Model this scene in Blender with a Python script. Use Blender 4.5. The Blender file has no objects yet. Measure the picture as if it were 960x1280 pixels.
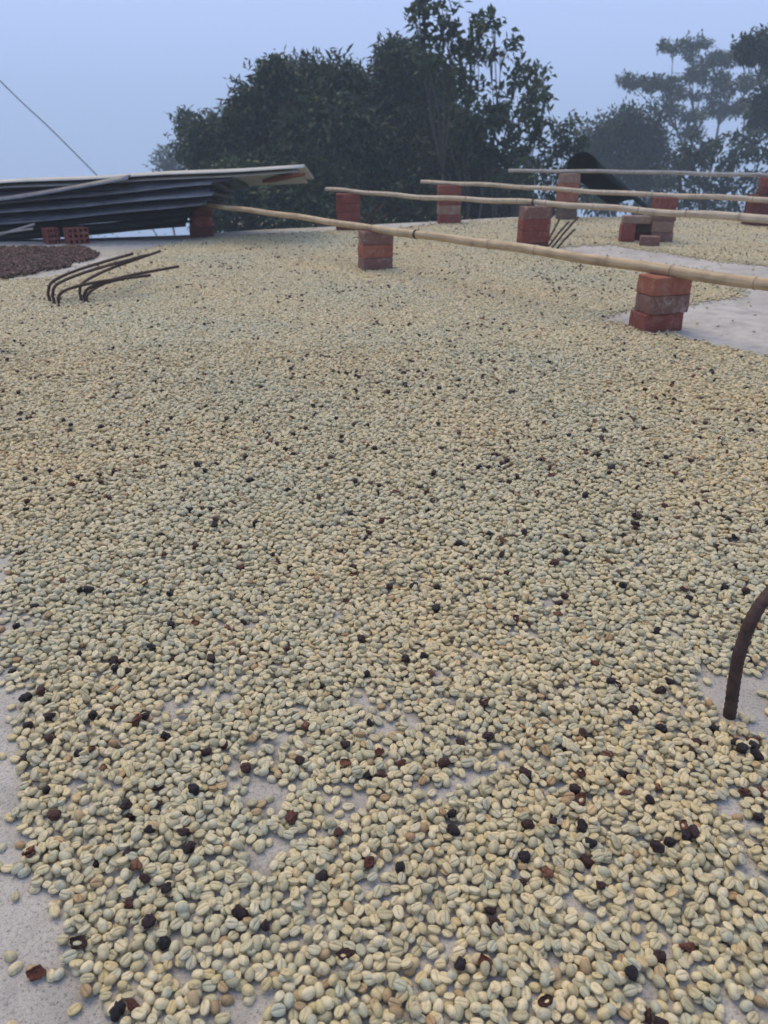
import bpy, bmesh, math, random
import numpy as np
from mathutils import Vector, Matrix, Euler

random.seed(7)
RNG = np.random.default_rng(11)
scene = bpy.context.scene
COL = scene.collection

# ------------------------------------------------------------------ camera
H = 0.66                       # camera height above the slab (m)
F, CX, CY, YH = 961.0, 480.0, 640.0, 160.0     # focal length, centre and horizon in photo pixels
PITCH = math.atan((CY - YH) / F)
PC, PS = math.cos(PITCH), math.sin(PITCH)
cam_d = bpy.data.cameras.new('camera')
cam = bpy.data.objects.new('camera', cam_d)
COL.objects.link(cam)
cam.location = (0, 0, H)
cam.rotation_euler = (math.pi / 2 - PITCH, 0, 0)
cam_d.sensor_fit = 'VERTICAL'
cam_d.sensor_height = 36.0
cam_d.sensor_width = 27.0
cam_d.lens = F / 1280.0 * 36.0
cam_d.clip_start = 0.02
cam_d.clip_end = 4000
cam_d.dof.use_dof = True
cam_d.dof.focus_distance = 1.0
cam_d.dof.aperture_fstop = 10.0
scene.camera = cam

# ------------------------------------------------------------------ sky, sun, exposure
SUN_EL, SUN_AZ = math.radians(58), math.radians(-35)     # azimuth measured from +Y towards +X
world = bpy.data.worlds.new('World')
scene.world = world
world.use_nodes = True
wn, wl = world.node_tree.nodes, world.node_tree.links
wn.clear()
sky = wn.new('ShaderNodeTexSky'); sky.sky_type = 'NISHITA'; sky.sun_disc = False
sky.sun_elevation = SUN_EL; sky.sun_rotation = SUN_AZ
sky.dust_density = 6.0; sky.air_density = 1.2
bg1 = wn.new('ShaderNodeBackground'); bg1.inputs[1].default_value = 0.05
bg2 = wn.new('ShaderNodeBackground'); bg2.inputs[0].default_value = (0.42, 0.55, 0.92, 1); bg2.inputs[1].default_value = 1.08
add = wn.new('ShaderNodeMixShader'); add.inputs[0].default_value = 0.8
wo = wn.new('ShaderNodeOutputWorld')
wl.new(sky.outputs[0], bg1.inputs[0]); wl.new(bg1.outputs[0], add.inputs[1])
wl.new(bg2.outputs[0], add.inputs[2]); wl.new(add.outputs[0], wo.inputs[0])

sun_d = bpy.data.lights.new('sun', 'SUN')
sun_d.energy = 1.5; sun_d.angle = math.radians(45); sun_d.color = (1.0, 0.76, 0.38)
sun = bpy.data.objects.new('sun', sun_d); COL.objects.link(sun)
sd = Vector((math.sin(SUN_AZ) * math.cos(SUN_EL), math.cos(SUN_AZ) * math.cos(SUN_EL), math.sin(SUN_EL)))
sun.rotation_euler = sd.to_track_quat('Z', 'Y').to_euler()
sun.location = sd * 20

vs = scene.view_settings
vs.view_transform = 'Standard'; vs.look = 'None'; vs.exposure = 0.48; vs.gamma = 1.0
try: vs.use_curve_mapping = False
except Exception: pass
scene.render.engine = 'CYCLES'
cy = scene.cycles
cy.use_denoising = True
cy.max_bounces = 6; cy.diffuse_bounces = 3; cy.glossy_bounces = 2; cy.volume_bounces = 4
cy.transparent_max_bounces = 4
cy.use_adaptive_sampling = True; cy.adaptive_threshold = 0.02

# ------------------------------------------------------------------ pixel <-> place
def ray(x, y):
    u = (x - CX) / F; v = (CY - y) / F
    return u, PC + v * PS, v * PC - PS
def gnd(x, y, z=0.0):                       # where a pixel's ray meets the height z
    d = ray(x, y); t = (z - H) / d[2]
    return Vector((d[0] * t, d[1] * t, z))
def at(x, y, Y):                            # where a pixel's ray meets the distance Y
    d = ray(x, y); t = Y / d[1]
    return Vector((d[0] * t, Y, H + d[2] * t))
def to_px(X, Y, Z=0.0):                     # arrays of slab points -> photo pixels
    zz = Z - H
    dep = Y * PC - zz * PS
    up = Y * PS + zz * PC
    dep = np.maximum(dep, 1e-3)
    return CX + F * X / dep, CY - F * up / dep

# ------------------------------------------------------------------ helpers
def tag(o, label=None, cat=None, group=None, kind=None):
    if label: o['label'] = label
    if cat: o['category'] = cat
    if group: o['group'] = group
    if kind: o['kind'] = kind
    return o
def link(name, me, mat=None, parent=None, smooth=False):
    o = bpy.data.objects.new(name, me); COL.objects.link(o)
    if mat is not None and not me.materials: me.materials.append(mat)
    if parent is not None: o.parent = parent
    if smooth and len(me.polygons):
        me.polygons.foreach_set('use_smooth', np.ones(len(me.polygons), bool))
    return o
def from_bm(name, bm, mat=None, parent=None, smooth=False):
    me = bpy.data.meshes.new(name); bm.to_mesh(me); bm.free()
    return link(name, me, mat, parent, smooth)
def mesh_np(name, verts, faces):
    me = bpy.data.meshes.new(name)
    verts = np.asarray(verts, np.float32); faces = np.asarray(faces, np.int32)
    n = faces.shape[1]
    me.vertices.add(len(verts)); me.vertices.foreach_set('co', verts.ravel())
    me.loops.add(faces.size); me.loops.foreach_set('vertex_index', faces.ravel())
    me.polygons.add(len(faces)); me.polygons.foreach_set('loop_start', np.arange(0, faces.size, n, dtype=np.int32))
    me.update(calc_edges=True); me.validate()
    return me
def empty(name, loc=(0, 0, 0)):
    o = bpy.data.objects.new(name, None); o.empty_display_size = 0.05
    o.location = loc; COL.objects.link(o); return o
def tube_data(pts, radii, seg=8, cap=True, off=0):
    """tube along pts; returns verts, quads (list)"""
    pts = [Vector(p) for p in pts]
    V, Q = [], []
    up = Vector((0, 0, 1))
    t0 = (pts[1] - pts[0]).normalized()
    n = up.cross(t0)
    if n.length < 0.05: n = Vector((1, 0, 0)).cross(t0)
    n.normalize()
    for i, p in enumerate(pts):
        t = (pts[min(i + 1, len(pts) - 1)] - pts[max(i - 1, 0)]).normalized()
        n = (n - t * n.dot(t)).normalized()
        b = t.cross(n)
        for k in range(seg):
            a = 2 * math.pi * k / seg
            V.append(p + (n * math.cos(a) + b * math.sin(a)) * radii[i])
    for i in range(len(pts) - 1):
        for k in range(seg):
            k2 = (k + 1) % seg
            Q.append((off + i * seg + k, off + i * seg + k2, off + (i + 1) * seg + k2, off + (i + 1) * seg + k))
    if cap:
        for base in (0, (len(pts) - 1) * seg):
            V.append(pts[0] if base == 0 else pts[-1]); c = off + len(V) - 1
            for k in range(0, seg):
                k2 = (k + 1) % seg
                f = (c, off + base + k2, off + base + k) if base == 0 else (c, off + base + k, off + base + k2)
                Q.append(f)
    return V, Q
def tube(name, pts, radii, mat, parent=None, seg=8):
    V, Q = tube_data(pts, radii, seg)
    me = bpy.data.meshes.new(name); me.from_pydata([tuple(v) for v in V], [], Q); me.update()
    return link(name, me, mat, parent, True)
def smooth_path(pts, n=8):
    """Catmull-Rom"""
    P = [Vector(p) for p in pts]; P = [P[0] * 2 - P[1]] + P + [P[-1] * 2 - P[-2]]
    out = []
    for i in range(1, len(P) - 2):
        for k in range(n):
            t = k / n
            out.append(0.5 * ((2 * P[i]) + (P[i + 1] - P[i - 1]) * t + (2 * P[i - 1] - 5 * P[i] + 4 * P[i + 1] - P[i + 2]) * t * t
                              + (3 * P[i] - P[i - 1] - 3 * P[i + 1] + P[i + 2]) * t ** 3))
    out.append(P[-2]); return out

def vnoise(x, y, scale, seed=0):
    """smooth value noise on arrays, 0..1"""
    x = np.asarray(x) * scale; y = np.asarray(y) * scale
    i = np.floor(x).astype(np.int64); j = np.floor(y).astype(np.int64)
    fx = x - i; fy = y - j
    fx = fx * fx * (3 - 2 * fx); fy = fy * fy * (3 - 2 * fy)
    def h(a, b):
        n = (a * 374761393 + b * 668265263 + seed * 1274126177) & 0xffffffff
        n = ((n ^ (n >> 13)) * 1103515245) & 0xffffffff
        return ((n ^ (n >> 16)) & 0xffff) / 65535.0
    return (h(i, j) * (1 - fx) + h(i + 1, j) * fx) * (1 - fy) + (h(i, j + 1) * (1 - fx) + h(i + 1, j + 1) * fx) * fy
def in_poly(x, y, poly):
    x = np.asarray(x); inside = np.zeros(x.shape, bool)
    n = len(poly)
    for i in range(n):
        x0, y0 = poly[i]; x1, y1 = poly[(i + 1) % n]
        if y0 == y1: continue
        c = ((y0 > y) != (y1 > y)) & (x < (x1 - x0) * (y - y0) / (y1 - y0) + x0)
        inside ^= c
    return inside

# ------------------------------------------------------------------ materials
class NT:
    def __init__(self, name):
        self.m = bpy.data.materials.new(name); self.m.use_nodes = True
        self.n = self.m.node_tree.nodes; self.l = self.m.node_tree.links
        self.b = self.n['Principled BSDF']
    def new(self, t, **kw):
        nd = self.n.new(t)
        for k, v in kw.items():
            if k.startswith('i_'):
                key = k[2:]; key = int(key) if key.isdigit() else key
                nd.inputs[key].default_value = v
            else: setattr(nd, k, v)
        return nd
    def link(self, a, b): self.l.new(a, b)
    def coord(self, kind='Object'):
        return self.new('ShaderNodeTexCoord').outputs[kind]
    def pos(self): return self.new('ShaderNodeNewGeometry').outputs['Position']
    def noise(self, vec, scale, detail=4, rough=0.55, dist=0.0):
        nd = self.new('ShaderNodeTexNoise'); nd.inputs['Scale'].default_value = scale
        nd.inputs['Detail'].default_value = detail; nd.inputs['Roughness'].default_value = rough
        nd.inputs['Distortion'].default_value = dist
        self.link(vec, nd.inputs['Vector']); return nd.outputs['Fac']
    def ramp(self, fac, stops):
        nd = self.new('ShaderNodeValToRGB'); e = nd.color_ramp.elements
        while len(e) < len(stops): e.new(0.5)
        for el, (p, c) in zip(e, stops):
            el.position = p; el.color = (c[0], c[1], c[2], 1) if hasattr(c, '__len__') else (c, c, c, 1)
        self.link(fac, nd.inputs[0]); return nd.outputs[0]
    def mix(self, fac, a, b, mode='MIX'):
        nd = self.new('ShaderNodeMix', data_type='RGBA', blend_type=mode)
        for s, v in ((0, fac), (6, a), (7, b)):
            if hasattr(v, 'is_linked'): self.link(v, nd.inputs[s])
            elif s == 0: nd.inputs[0].default_value = v
            else: nd.inputs[s].default_value = (v[0], v[1], v[2], 1)
        return nd.outputs[2]
    def bump(self, h, strength=0.3, dist=0.002, normal=None):
        nd = self.new('ShaderNodeBump'); nd.inputs['Strength'].default_value = strength
        nd.inputs['Distance'].default_value = dist
        self.link(h, nd.inputs['Height'])
        if normal is not None: self.link(normal, nd.inputs['Normal'])
        self.link(nd.outputs[0], self.b.inputs['Normal']); return nd.outputs[0]
    def color(self, c): self.link(c, self.b.inputs['Base Color'])
    def rough(self, r, spec=0.5):
        if hasattr(r, 'is_linked'): self.link(r, self.b.inputs['Roughness'])
        else: self.b.inputs['Roughness'].default_value = r
        self.b.inputs['Specular IOR Level'].default_value = spec
    def rand(self): return self.new('ShaderNodeObjectInfo').outputs['Random']
    def vadd(self, vec, val, k):
        m = self.new('ShaderNodeMath', operation='MULTIPLY'); self.link(val, m.inputs[0]); m.inputs[1].default_value = k
        v = self.new('ShaderNodeVectorMath', operation='ADD'); self.link(vec, v.inputs[0]); self.link(m.outputs[0], v.inputs[1])
        return v.outputs[0]

def mat_concrete():
    t = NT('concrete'); p = t.pos()
    big = t.ramp(t.noise(p, 1.7, 5, 0.6), [(0.3, (0.38, 0.345, 0.29)), (0.5, (0.49, 0.45, 0.385)), (0.72, (0.59, 0.545, 0.47))])
    mid = t.ramp(t.noise(p, 14, 6, 0.65, 0.6), [(0.25, 0.62), (0.5, 0.92), (0.75, 1.08)])
    c = t.mix(1.0, big, mid, 'MULTIPLY')
    fine = t.ramp(t.noise(p, 260, 4, 0.75), [(0.34, 0.35), (0.45, 0.90), (0.7, 1.15)])
    c = t.mix(0.9, c, fine, 'MULTIPLY')
    gr = t.ramp(t.noise(p, 900, 2, 0.6), [(0.3, 0.6), (0.5, 1.0), (0.7, 1.2)])
    c = t.mix(0.8, c, gr, 'MULTIPLY')
    st = t.ramp(t.noise(p, 5.5, 5, 0.7, 1.5), [(0.58, 0.0), (0.68, 0.6)])
    c = t.mix(st, c, (0.21, 0.19, 0.165))
    ln = t.ramp(t.noise(p, 3.2, 4, 0.6, 0.8), [(0.485, 0.0), (0.497, 1.0), (0.503, 1.0), (0.515, 0.0)])
    mk = t.ramp(t.noise(p, 1.9, 3, 0.6), [(0.56, 0.0), (0.64, 0.75)])
    c = t.mix(t.mix(1.0, ln, mk, 'MULTIPLY'), c, (0.11, 0.10, 0.09))
    t.color(c); t.rough(0.85, 0.3)
    h = t.mix(0.5, t.noise(p, 300, 5, 0.7), t.noise(p, 30, 4, 0.6))
    t.bump(h, 0.6, 0.004)
    return t.m
BEAN_STOPS = [(0.0, (0.38, 0.335, 0.205)), (0.14, (0.48, 0.41, 0.24)), (0.32, (0.60, 0.50, 0.295)), (0.48, (0.46, 0.42, 0.285)),
              (0.64, (0.64, 0.545, 0.345)), (0.78, (0.54, 0.44, 0.235)), (0.90, (0.41, 0.40, 0.285)), (0.965, (0.53, 0.40, 0.21)), (1.0, (0.33, 0.205, 0.10))]
def mat_bean(name='parchment_bean', stops=BEAN_STOPS):
    t = NT(name); r = t.rand(); p = t.pos(); o = t.coord('Object')
    base = t.ramp(r, stops)
    zone = t.ramp(t.noise(p, 1.6, 3, 0.5), [(0.35, (0.93, 0.98, 1.0)), (0.65, (1.06, 1.0, 0.90))])
    c = t.mix(1.0, base, zone, 'MULTIPLY')
    oo = t.vadd(o, r, 31.0)
    sp = t.ramp(t.noise(oo, 260, 3, 0.6), [(0.32, 0.62), (0.46, 1.0), (0.75, 1.08)])
    c = t.mix(0.8, c, sp, 'MULTIPLY')
    blot = t.ramp(t.noise(t.vadd(o, r, 57.0), 130, 2, 0.5), [(0.66, 0.0), (0.74, 0.7)])
    c = t.mix(blot, c, (0.34, 0.20, 0.10))
    t.color(c); t.rough(0.55, 0.35)
    t.bump(t.noise(oo, 420, 3, 0.6), 0.25, 0.0006)
    return t.m
def mat_cherry(name, stops, rough=0.5):
    t = NT(name); r = t.rand(); o = t.vadd(t.coord('Object'), r, 17.0)
    base = t.ramp(r, stops)
    sp = t.ramp(t.noise(o, 330, 4, 0.6), [(0.3, 0.5), (0.55, 1.0), (0.8, 1.7)])
    t.color(t.mix(1.0, base, sp, 'MULTIPLY')); t.rough(rough, 0.4)
    t.bump(t.noise(o, 380, 4, 0.7, 1.2), 1.0, 0.003)
    return t.m
def mat_brick(name, a, b, dust=0.25):
    t = NT(name); r = t.rand(); o = t.vadd(t.coord('Object'), r, 9.0)
    c = t.mix(t.ramp(t.noise(o, 16, 5, 0.65), [(0.3, 0.0), (0.7, 1.0)]), a, b)
    sp = t.ramp(t.noise(o, 150, 4, 0.7), [(0.3, 0.55), (0.5, 1.0), (0.75, 1.15)])
    c = t.mix(0.8, c, sp, 'MULTIPLY')
    d = t.ramp(t.noise(o, 24, 6, 0.75, 0.8), [(0.52, 0.0), (0.72, dust)])
    c = t.mix(d, c, (0.42, 0.36, 0.31))
    t.color(c); t.rough(0.9, 0.2)
    t.bump(t.mix(0.5, t.noise(o, 130, 5, 0.7), t.noise(o, 36, 4, 0.6)), 0.7, 0.004)
    return t.m
def mat_bamboo(name, a, b, c3):
    t = NT(name); o = t.coord('Object')
    mp = t.new('ShaderNodeMapping'); t.link(o, mp.inputs[0]); mp.inputs['Scale'].default_value = (3.0, 60, 60)
    st = t.noise(mp.outputs[0], 2.0, 4, 0.6)
    c = t.ramp(st, [(0.3, a), (0.5, b), (0.72, c3)])
    bl = t.ramp(t.noise(o, 9, 5, 0.7), [(0.3, 0.62), (0.55, 1.0), (0.8, 1.12)])
    c = t.mix(0.9, c, bl, 'MULTIPLY')
    t.color(c); t.rough(0.5, 0.35); t.bump(st, 0.25, 0.002)
    return t.m
def mat_simple(name, a, b, scale, rough, metal=0.0, bump=0.3, bd=0.002, spec=0.4):
    t = NT(name); o = t.vadd(t.coord('Object'), t.rand(), 13.0)
    n = t.noise(o, scale, 5, 0.65)
    t.color(t.mix(t.ramp(n, [(0.3, 0.0), (0.7, 1.0)]), a, b)); t.rough(rough, spec)
    t.b.inputs['Metallic'].default_value = metal
    t.bump(t.noise(o, scale * 4, 5, 0.7), bump, bd)
    return t.m
def mat_leaf(name, stops, trans=0.25):
    t = NT(name)
    at_ = t.new('ShaderNodeAttribute', attribute_name='tone')
    c = t.ramp(at_.outputs['Fac'], stops)
    t.color(c); t.rough(0.55, 0.25)
    tr = t.new('ShaderNodeBsdfTranslucent'); t.link(c, tr.inputs[0])
    mx = t.new('ShaderNodeMixShader'); mx.inputs[0].default_value = trans
    t.link(t.b.outputs[0], mx.inputs[1]); t.link(tr.outputs[0], mx.inputs[2])
    t.link(mx.outputs[0], t.n['Material Output'].inputs[0])
    return t.m
def mat_terrain():
    t = NT('grassy_slope'); p = t.pos()
    c = t.ramp(t.noise(p, 0.5, 6, 0.65), [(0.3, (0.035, 0.055, 0.025)), (0.55, (0.06, 0.09, 0.035)), (0.75, (0.10, 0.10, 0.055))])
    t.color(c); t.rough(0.95, 0.1); t.bump(t.noise(p, 3, 6, 0.7), 0.8, 0.1)
    return t.m

M = dict(
    bean_cream=mat_bean('cream_bean', [(0.0, (0.60, 0.50, 0.295)), (1.0, (0.65, 0.55, 0.35))]),
    bean_grey=mat_bean('grey_green_bean', [(0.0, (0.40, 0.385, 0.265)), (1.0, (0.48, 0.45, 0.31))]),
    bean_yellow=mat_bean('yellowish_bean', [(0.0, (0.50, 0.40, 0.20)), (1.0, (0.56, 0.45, 0.24))]),
    bean_olive=mat_bean('olive_bean', [(0.0, (0.37, 0.33, 0.20)), (1.0, (0.45, 0.39, 0.23))]),
    bean_brown=mat_bean('brown_bean', [(0.0, (0.30, 0.205, 0.105)), (1.0, (0.43, 0.32, 0.175))]),
    concrete=mat_concrete(), bean=mat_bean(), terrain=mat_terrain(),
    cherry=mat_cherry('dried_cherry_skin', [(0.0, (0.010, 0.008, 0.010)), (0.45, (0.022, 0.011, 0.012)), (0.8, (0.05, 0.018, 0.014)), (1.0, (0.09, 0.028, 0.018))]),
    husk=mat_cherry('cherry_husk_skin', [(0.0, (0.03, 0.013, 0.010)), (0.4, (0.10, 0.032, 0.018)), (0.75, (0.17, 0.055, 0.03)), (1.0, (0.26, 0.12, 0.06))], 0.6),
    natural=mat_cherry('natural_cherry', [(0.0, (0.03, 0.014, 0.010)), (0.4, (0.075, 0.032, 0.022)), (0.75, (0.13, 0.06, 0.04)), (1.0, (0.22, 0.13, 0.085))], 0.6),
    red=mat_brick('red_brick', (0.17, 0.048, 0.036), (0.25, 0.080, 0.055), 0.35),
    orange=mat_brick('orange_brick', (0.25, 0.085, 0.052), (0.33, 0.125, 0.075), 0.4),
    dusty=mat_brick('dusty_brick', (0.22, 0.125, 0.092), (0.18, 0.085, 0.065), 0.85),
    tan=mat_brick('tan_brick', (0.29, 0.19, 0.125), (0.23, 0.13, 0.09), 0.7),
    dark=mat_brick('dark_brick', (0.11, 0.036, 0.030), (0.16, 0.052, 0.040), 0.2),
    mossy=mat_brick('mossy_brick', (0.10, 0.085, 0.06), (0.16, 0.10, 0.07), 0.3),
    bamboo=mat_bamboo('straw_bamboo', (0.34, 0.23, 0.12), (0.47, 0.34, 0.19), (0.58, 0.45, 0.27)),
    bamboo_pale=mat_bamboo('pale_bamboo', (0.38, 0.29, 0.19), (0.50, 0.40, 0.27), (0.60, 0.50, 0.36)),
    bamboo_grey=mat_bamboo('grey_bamboo', (0.27, 0.24, 0.20), (0.38, 0.34, 0.28), (0.46, 0.42, 0.36)),
    node=mat_simple('bamboo_node', (0.17, 0.11, 0.065), (0.42, 0.31, 0.19), 25, 0.7),
    wire=mat_simple('dark_wire', (0.02, 0.017, 0.016), (0.05, 0.035, 0.028), 90, 0.6),
    rebar=mat_simple('rusty_steel', (0.028, 0.018, 0.015), (0.085, 0.045, 0.032), 70, 0.75, 0.15, 0.6, 0.001),
    zinc_dark=mat_simple('dark_zinc', (0.035, 0.038, 0.048), (0.10, 0.105, 0.12), 7, 0.42, 0.55, 0.15, 0.002),
    zinc_mid=mat_simple('weathered_highlight_zinc', (0.09, 0.095, 0.105), (0.22, 0.22, 0.225), 9, 0.5, 0.25, 0.15, 0.002),  # lighter tone on alternate sheets paints in the rib highlights
    zinc_pale=mat_simple('pale_zinc', (0.33, 0.32, 0.28), (0.48, 0.46, 0.41), 6, 0.6, 0.1, 0.15, 0.002),
    rust=mat_simple('rust', (0.13, 0.035, 0.02), (0.22, 0.07, 0.035), 30, 0.85),
    black=mat_simple('black_sheet', (0.010, 0.012, 0.012), (0.022, 0.026, 0.022), 8, 0.95, 0.0, 0.3, spec=0.08),
    wood=mat_simple('grey_wood', (0.25, 0.23, 0.20), (0.38, 0.35, 0.31), 40, 0.85),
    bark=mat_simple('bark', (0.06, 0.05, 0.042), (0.12, 0.10, 0.085), 12, 0.95, 0, 0.8, 0.02),
    leaf_dark=mat_leaf('dark_leaf', [(0.0, (0.020, 0.036, 0.016)), (0.5, (0.036, 0.062, 0.026)), (0.85, (0.06, 0.095, 0.036)), (1.0, (0.11, 0.14, 0.05))]),
    leaf_mid=mat_leaf('mid_leaf', [(0.0, (0.026, 0.046, 0.018)), (0.5, (0.045, 0.078, 0.028)), (0.9, (0.08, 0.12, 0.04)), (1.0, (0.20, 0.22, 0.06))]),
)

# ------------------------------------------------------------------ ground: slab, hillside
edge_px = [(-420, 303), (0, 300), (120, 297.5), (240, 293.5), (320, 287.5), (420, 283), (560, 276), (640, 271.5), (760, 271), (960, 271), (1250, 273)]
edge = [gnd(*p) for p in edge_px]
rim = [(e.x, e.y) for e in edge] + [(6.0, -3.0), (-5.0, -3.0)]
rim[0] = (-5.0, edge[0].y); rim.insert(len(edge), (6.0, edge[-1].y))
bm = bmesh.new()
top = [bm.verts.new((x, y, 0)) for x, y in rim]
bot = [bm.verts.new((x, y, -0.2)) for x, y in rim]
bm.faces.new(top[::-1]); bm.faces.new(bot)
for i in range(len(rim)):
    j = (i + 1) % len(rim)
    bm.faces.new((top[i], top[j], bot[j], bot[i]))
bmesh.ops.recalc_face_normals(bm, faces=bm.faces)
slab = tag(from_bm('roof_slab', bm, M['concrete']), kind='structure')
bm = bmesh.new()                       # house body below the slab
for z in (-0.196, -9.0):
    for x, y in rim: bm.verts.new((x * 0.96, y * 0.96 - 0.05, z))
bm.verts.ensure_lookup_table(); n = len(rim)
for i in range(n):
    j = (i + 1) % n
    bm.faces.new((bm.verts[i], bm.verts[j], bm.verts[n + j], bm.verts[n + i]))
bmesh.ops.recalc_face_normals(bm, faces=bm.faces)
from_bm('house_wall', bm, M['concrete'], slab)

def terr(x, y):
    r = max(0.0, y - 7.0)
    z = -3.4 - 0.26 * r - 0.06 * max(0.0, abs(x) - 10) if r < 420 else -3.4 - 0.26 * 420 - 0.06 * max(0.0, abs(x) - 10)
    return max(z, -135.0)
gx = np.concatenate([np.linspace(-560, -40, 27), np.linspace(-36, 36, 37), np.linspace(40, 560, 27)])
gy = np.concatenate([np.linspace(-200, -5, 9), np.linspace(0, 60, 31), np.linspace(70, 760, 47)])
V = [(x, y, terr(x, y) + (vnoise(np.array([x]), np.array([y]), 0.07, 3)[0] - 0.5) * 2.0) for y in gy for x in gx]
nx = len(gx)
Q = [(j * nx + i, j * nx + i + 1, (j + 1) * nx + i + 1, (j + 1) * nx + i) for j in range(len(gy) - 1) for i in range(nx - 1)]
tag(link('hillside', mesh_np('hillside', V, Q), M['terrain'], None, True), kind='structure')

# ------------------------------------------------------------------ haze
t = bpy.data.materials.new('fog_air'); t.use_nodes = True; t.node_tree.nodes.clear()
pv = t.node_tree.nodes.new('ShaderNodeVolumePrincipled'); om = t.node_tree.nodes.new('ShaderNodeOutputMaterial')
pv.inputs['Color'].default_value = (0.76, 0.88, 1.0, 1); pv.inputs['Density'].default_value = 0.0058
pv.inputs['Anisotropy'].default_value = 0.0
t.node_tree.links.new(pv.outputs[0], om.inputs['Volume'])
bm = bmesh.new(); bmesh.ops.create_cube(bm, size=1.0)
hz = from_bm('haze', bm, t); hz.location = (0, 280, -60); hz.scale = (1160, 1000, 156)
tag(hz, 'pale blue morning fog filling the air over the roof and valley', 'fog', kind='stuff')

# ------------------------------------------------------------------ bricks
BL, BW, BH = 0.160, 0.098, 0.0635
def brick_mesh(name, L, W, Hh, seed):
    rr = random.Random(seed)
    bm = bmesh.new(); bmesh.ops.create_cube(bm, size=1.0)
    for v in bm.verts: v.co = Vector((v.co.x * L, v.co.y * W, (v.co.z + 0.5) * Hh))
    bmesh.ops.bevel(bm, geom=list(bm.edges), offset=0.0035, segments=2, affect='EDGES', profile=0.6)
    bmesh.ops.subdivide_edges(bm, edges=[e for e in bm.edges if e.calc_length() > 0.03], cuts=2, use_grid_fill=True)
    for v in bm.verts:
        k = 0.0016 if 0.002 < v.co.z < Hh - 0.002 else 0.0008
        v.co += Vector((rr.uniform(-k, k), rr.uniform(-k, k), rr.uniform(-k, k) * 0.5))
    me = bpy.data.meshes.new(name); bm.to_mesh(me); bm.free()
    me.polygons.foreach_set('use_smooth', np.ones(len(me.polygons), bool))
    return me
occupied = []                          # (x, y, radius) kept free of beans
def brick(pos, yaw, mat, label, L=BL, W=BW, Hh=BH, group='loose bricks propping the bamboo poles', tilt=(0, 0), name='brick'):
    me = brick_mesh(name, L, W, Hh, random.random())
    o = link(name, me, M[mat]); o.location = pos; o.rotation_euler = (tilt[0], tilt[1], yaw)
    tag(o, label, 'brick', group)
    if pos[2] < 0.03: occupied.append((pos[0], pos[1], 0.5 * (L + W) * 0.5))
    return o
ORD = {3: ['bottom', 'middle', 'top'], 4: ['bottom', 'second', 'third', 'top'], 5: ['bottom', 'second', 'third', 'fourth', 'top']}
def stack(c, yaw, mats, where, L=BL, W=BW, offs=None, looks=None, Hh=BH):
    n = len(mats)
    for i, m in enumerate(mats):
        dx, dy, dyaw = offs[i] if offs else (random.uniform(-.004, .004), random.uniform(-.004, .004), random.uniform(-.04, .04))
        look = {'red': 'red', 'orange': 'orange red', 'dusty': 'dusty greyish', 'tan': 'tan', 'dark': 'dark red', 'mossy': 'dark mossy'}[m]
        brick((c[0] + dx, c[1] + dy, 0.001 + i * (Hh + 0.0008)), yaw + dyaw, m, f'{look} {ORD[n][i]} brick of the {where}', L, W, Hh)
    return n * (Hh + 0.0008) + 0.001
R = math.radians
c825 = Vector((0.909, 2.565, 0)) * 1.1
z825 = stack(c825, R(18), ['red', 'dusty', 'orange'], 'three brick stack beside the bare concrete',
             offs=[(-.008, .0, -.02), (.004, 0, 0.03), (.002, 0, 0.02)])
c468 = gnd(469, 338) + Vector((0, 0.02, 0))
z468 = stack(c468, R(17), ['dusty', 'orange', 'dusty'], 'three brick stack standing amid the beans', offs=[(0, 0, .0), (.001, 0, .03), (0.004, 0, -.02)])
c668 = gnd(666, 317) + Vector((0, 0.02, 0))
z668 = stack(c668, R(10), ['dark', 'red', 'red', 'dusty'], 'four brick stack with steel rods beside it', L=0.165)
c560 = gnd(561, 280) + Vector((0, 0.03, 0))
z560 = stack(c560, R(3), ['red', 'tan', 'red', 'red'], 'four brick stack at the far slab edge', L=0.172, Hh=0.067)
c435 = gnd(435, 288) + Vector((0, 0.03, 0))
z435 = stack(c435, R(2), ['dark', 'red', 'red', 'red'], 'four brick stack under the pale pole tip', L=0.168, Hh=0.060)
c252 = gnd(252, 296) + Vector((0, 0.03, 0))
z252 = stack(c252, R(8), ['dark', 'red', 'dark'], 'three brick stack under the metal sheets', L=0.150)
# cluster under the third pole: a pillar and a little side pile
c820 = gnd(826, 304) + Vector((0, 0.03, 0))
z820 = stack(c820, R(-6), ['dusty', 'tan', 'dusty', 'red'], 'pillar with a small brick pile leaning by it', L=0.135, Hh=0.066)
b = gnd(783, 304)
brick((b.x, b.y + 0.02, 0.001), R(-4), 'red', 'red brick standing on end in the pile beside the pillar', 0.085, 0.08, 0.115, tilt=(0, 0))
brick((b.x + 0.05, b.y + 0.03, 0.1175), R(-4), 'tan', 'tan brick laid across the top of the pile beside the pillar', 0.17, 0.08, 0.045)
b = gnd(800, 303)
brick((b.x + 0.03, b.y + 0.06, 0.001), R(-4), 'dark', 'dark red brick at the back of the pile beside the pillar', 0.14, 0.08, 0.06)
brick((b.x + 0.035, b.y + 0.06, 0.0618), R(-4), 'mossy', 'grey mossy brick inside the pile beside the pillar', 0.15, 0.08, 0.054)
b = gnd(812, 309)
brick((b.x, b.y + 0.02, 0.001), R(-12), 'dusty', 'pale pinkish brick lying in front of the pile beside the pillar', 0.115, 0.07, 0.062)
# stack under the farthest pole, by the black sheet
c710 = Vector((at(709, 250, 6.55).x, 6.55, 0))
z710 = stack(c710, R(24), ['mossy', 'mossy', 'orange', 'orange', 'tan'], 'tall stack beside the black curved sheet', L=0.14, Hh=0.0675)
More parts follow.
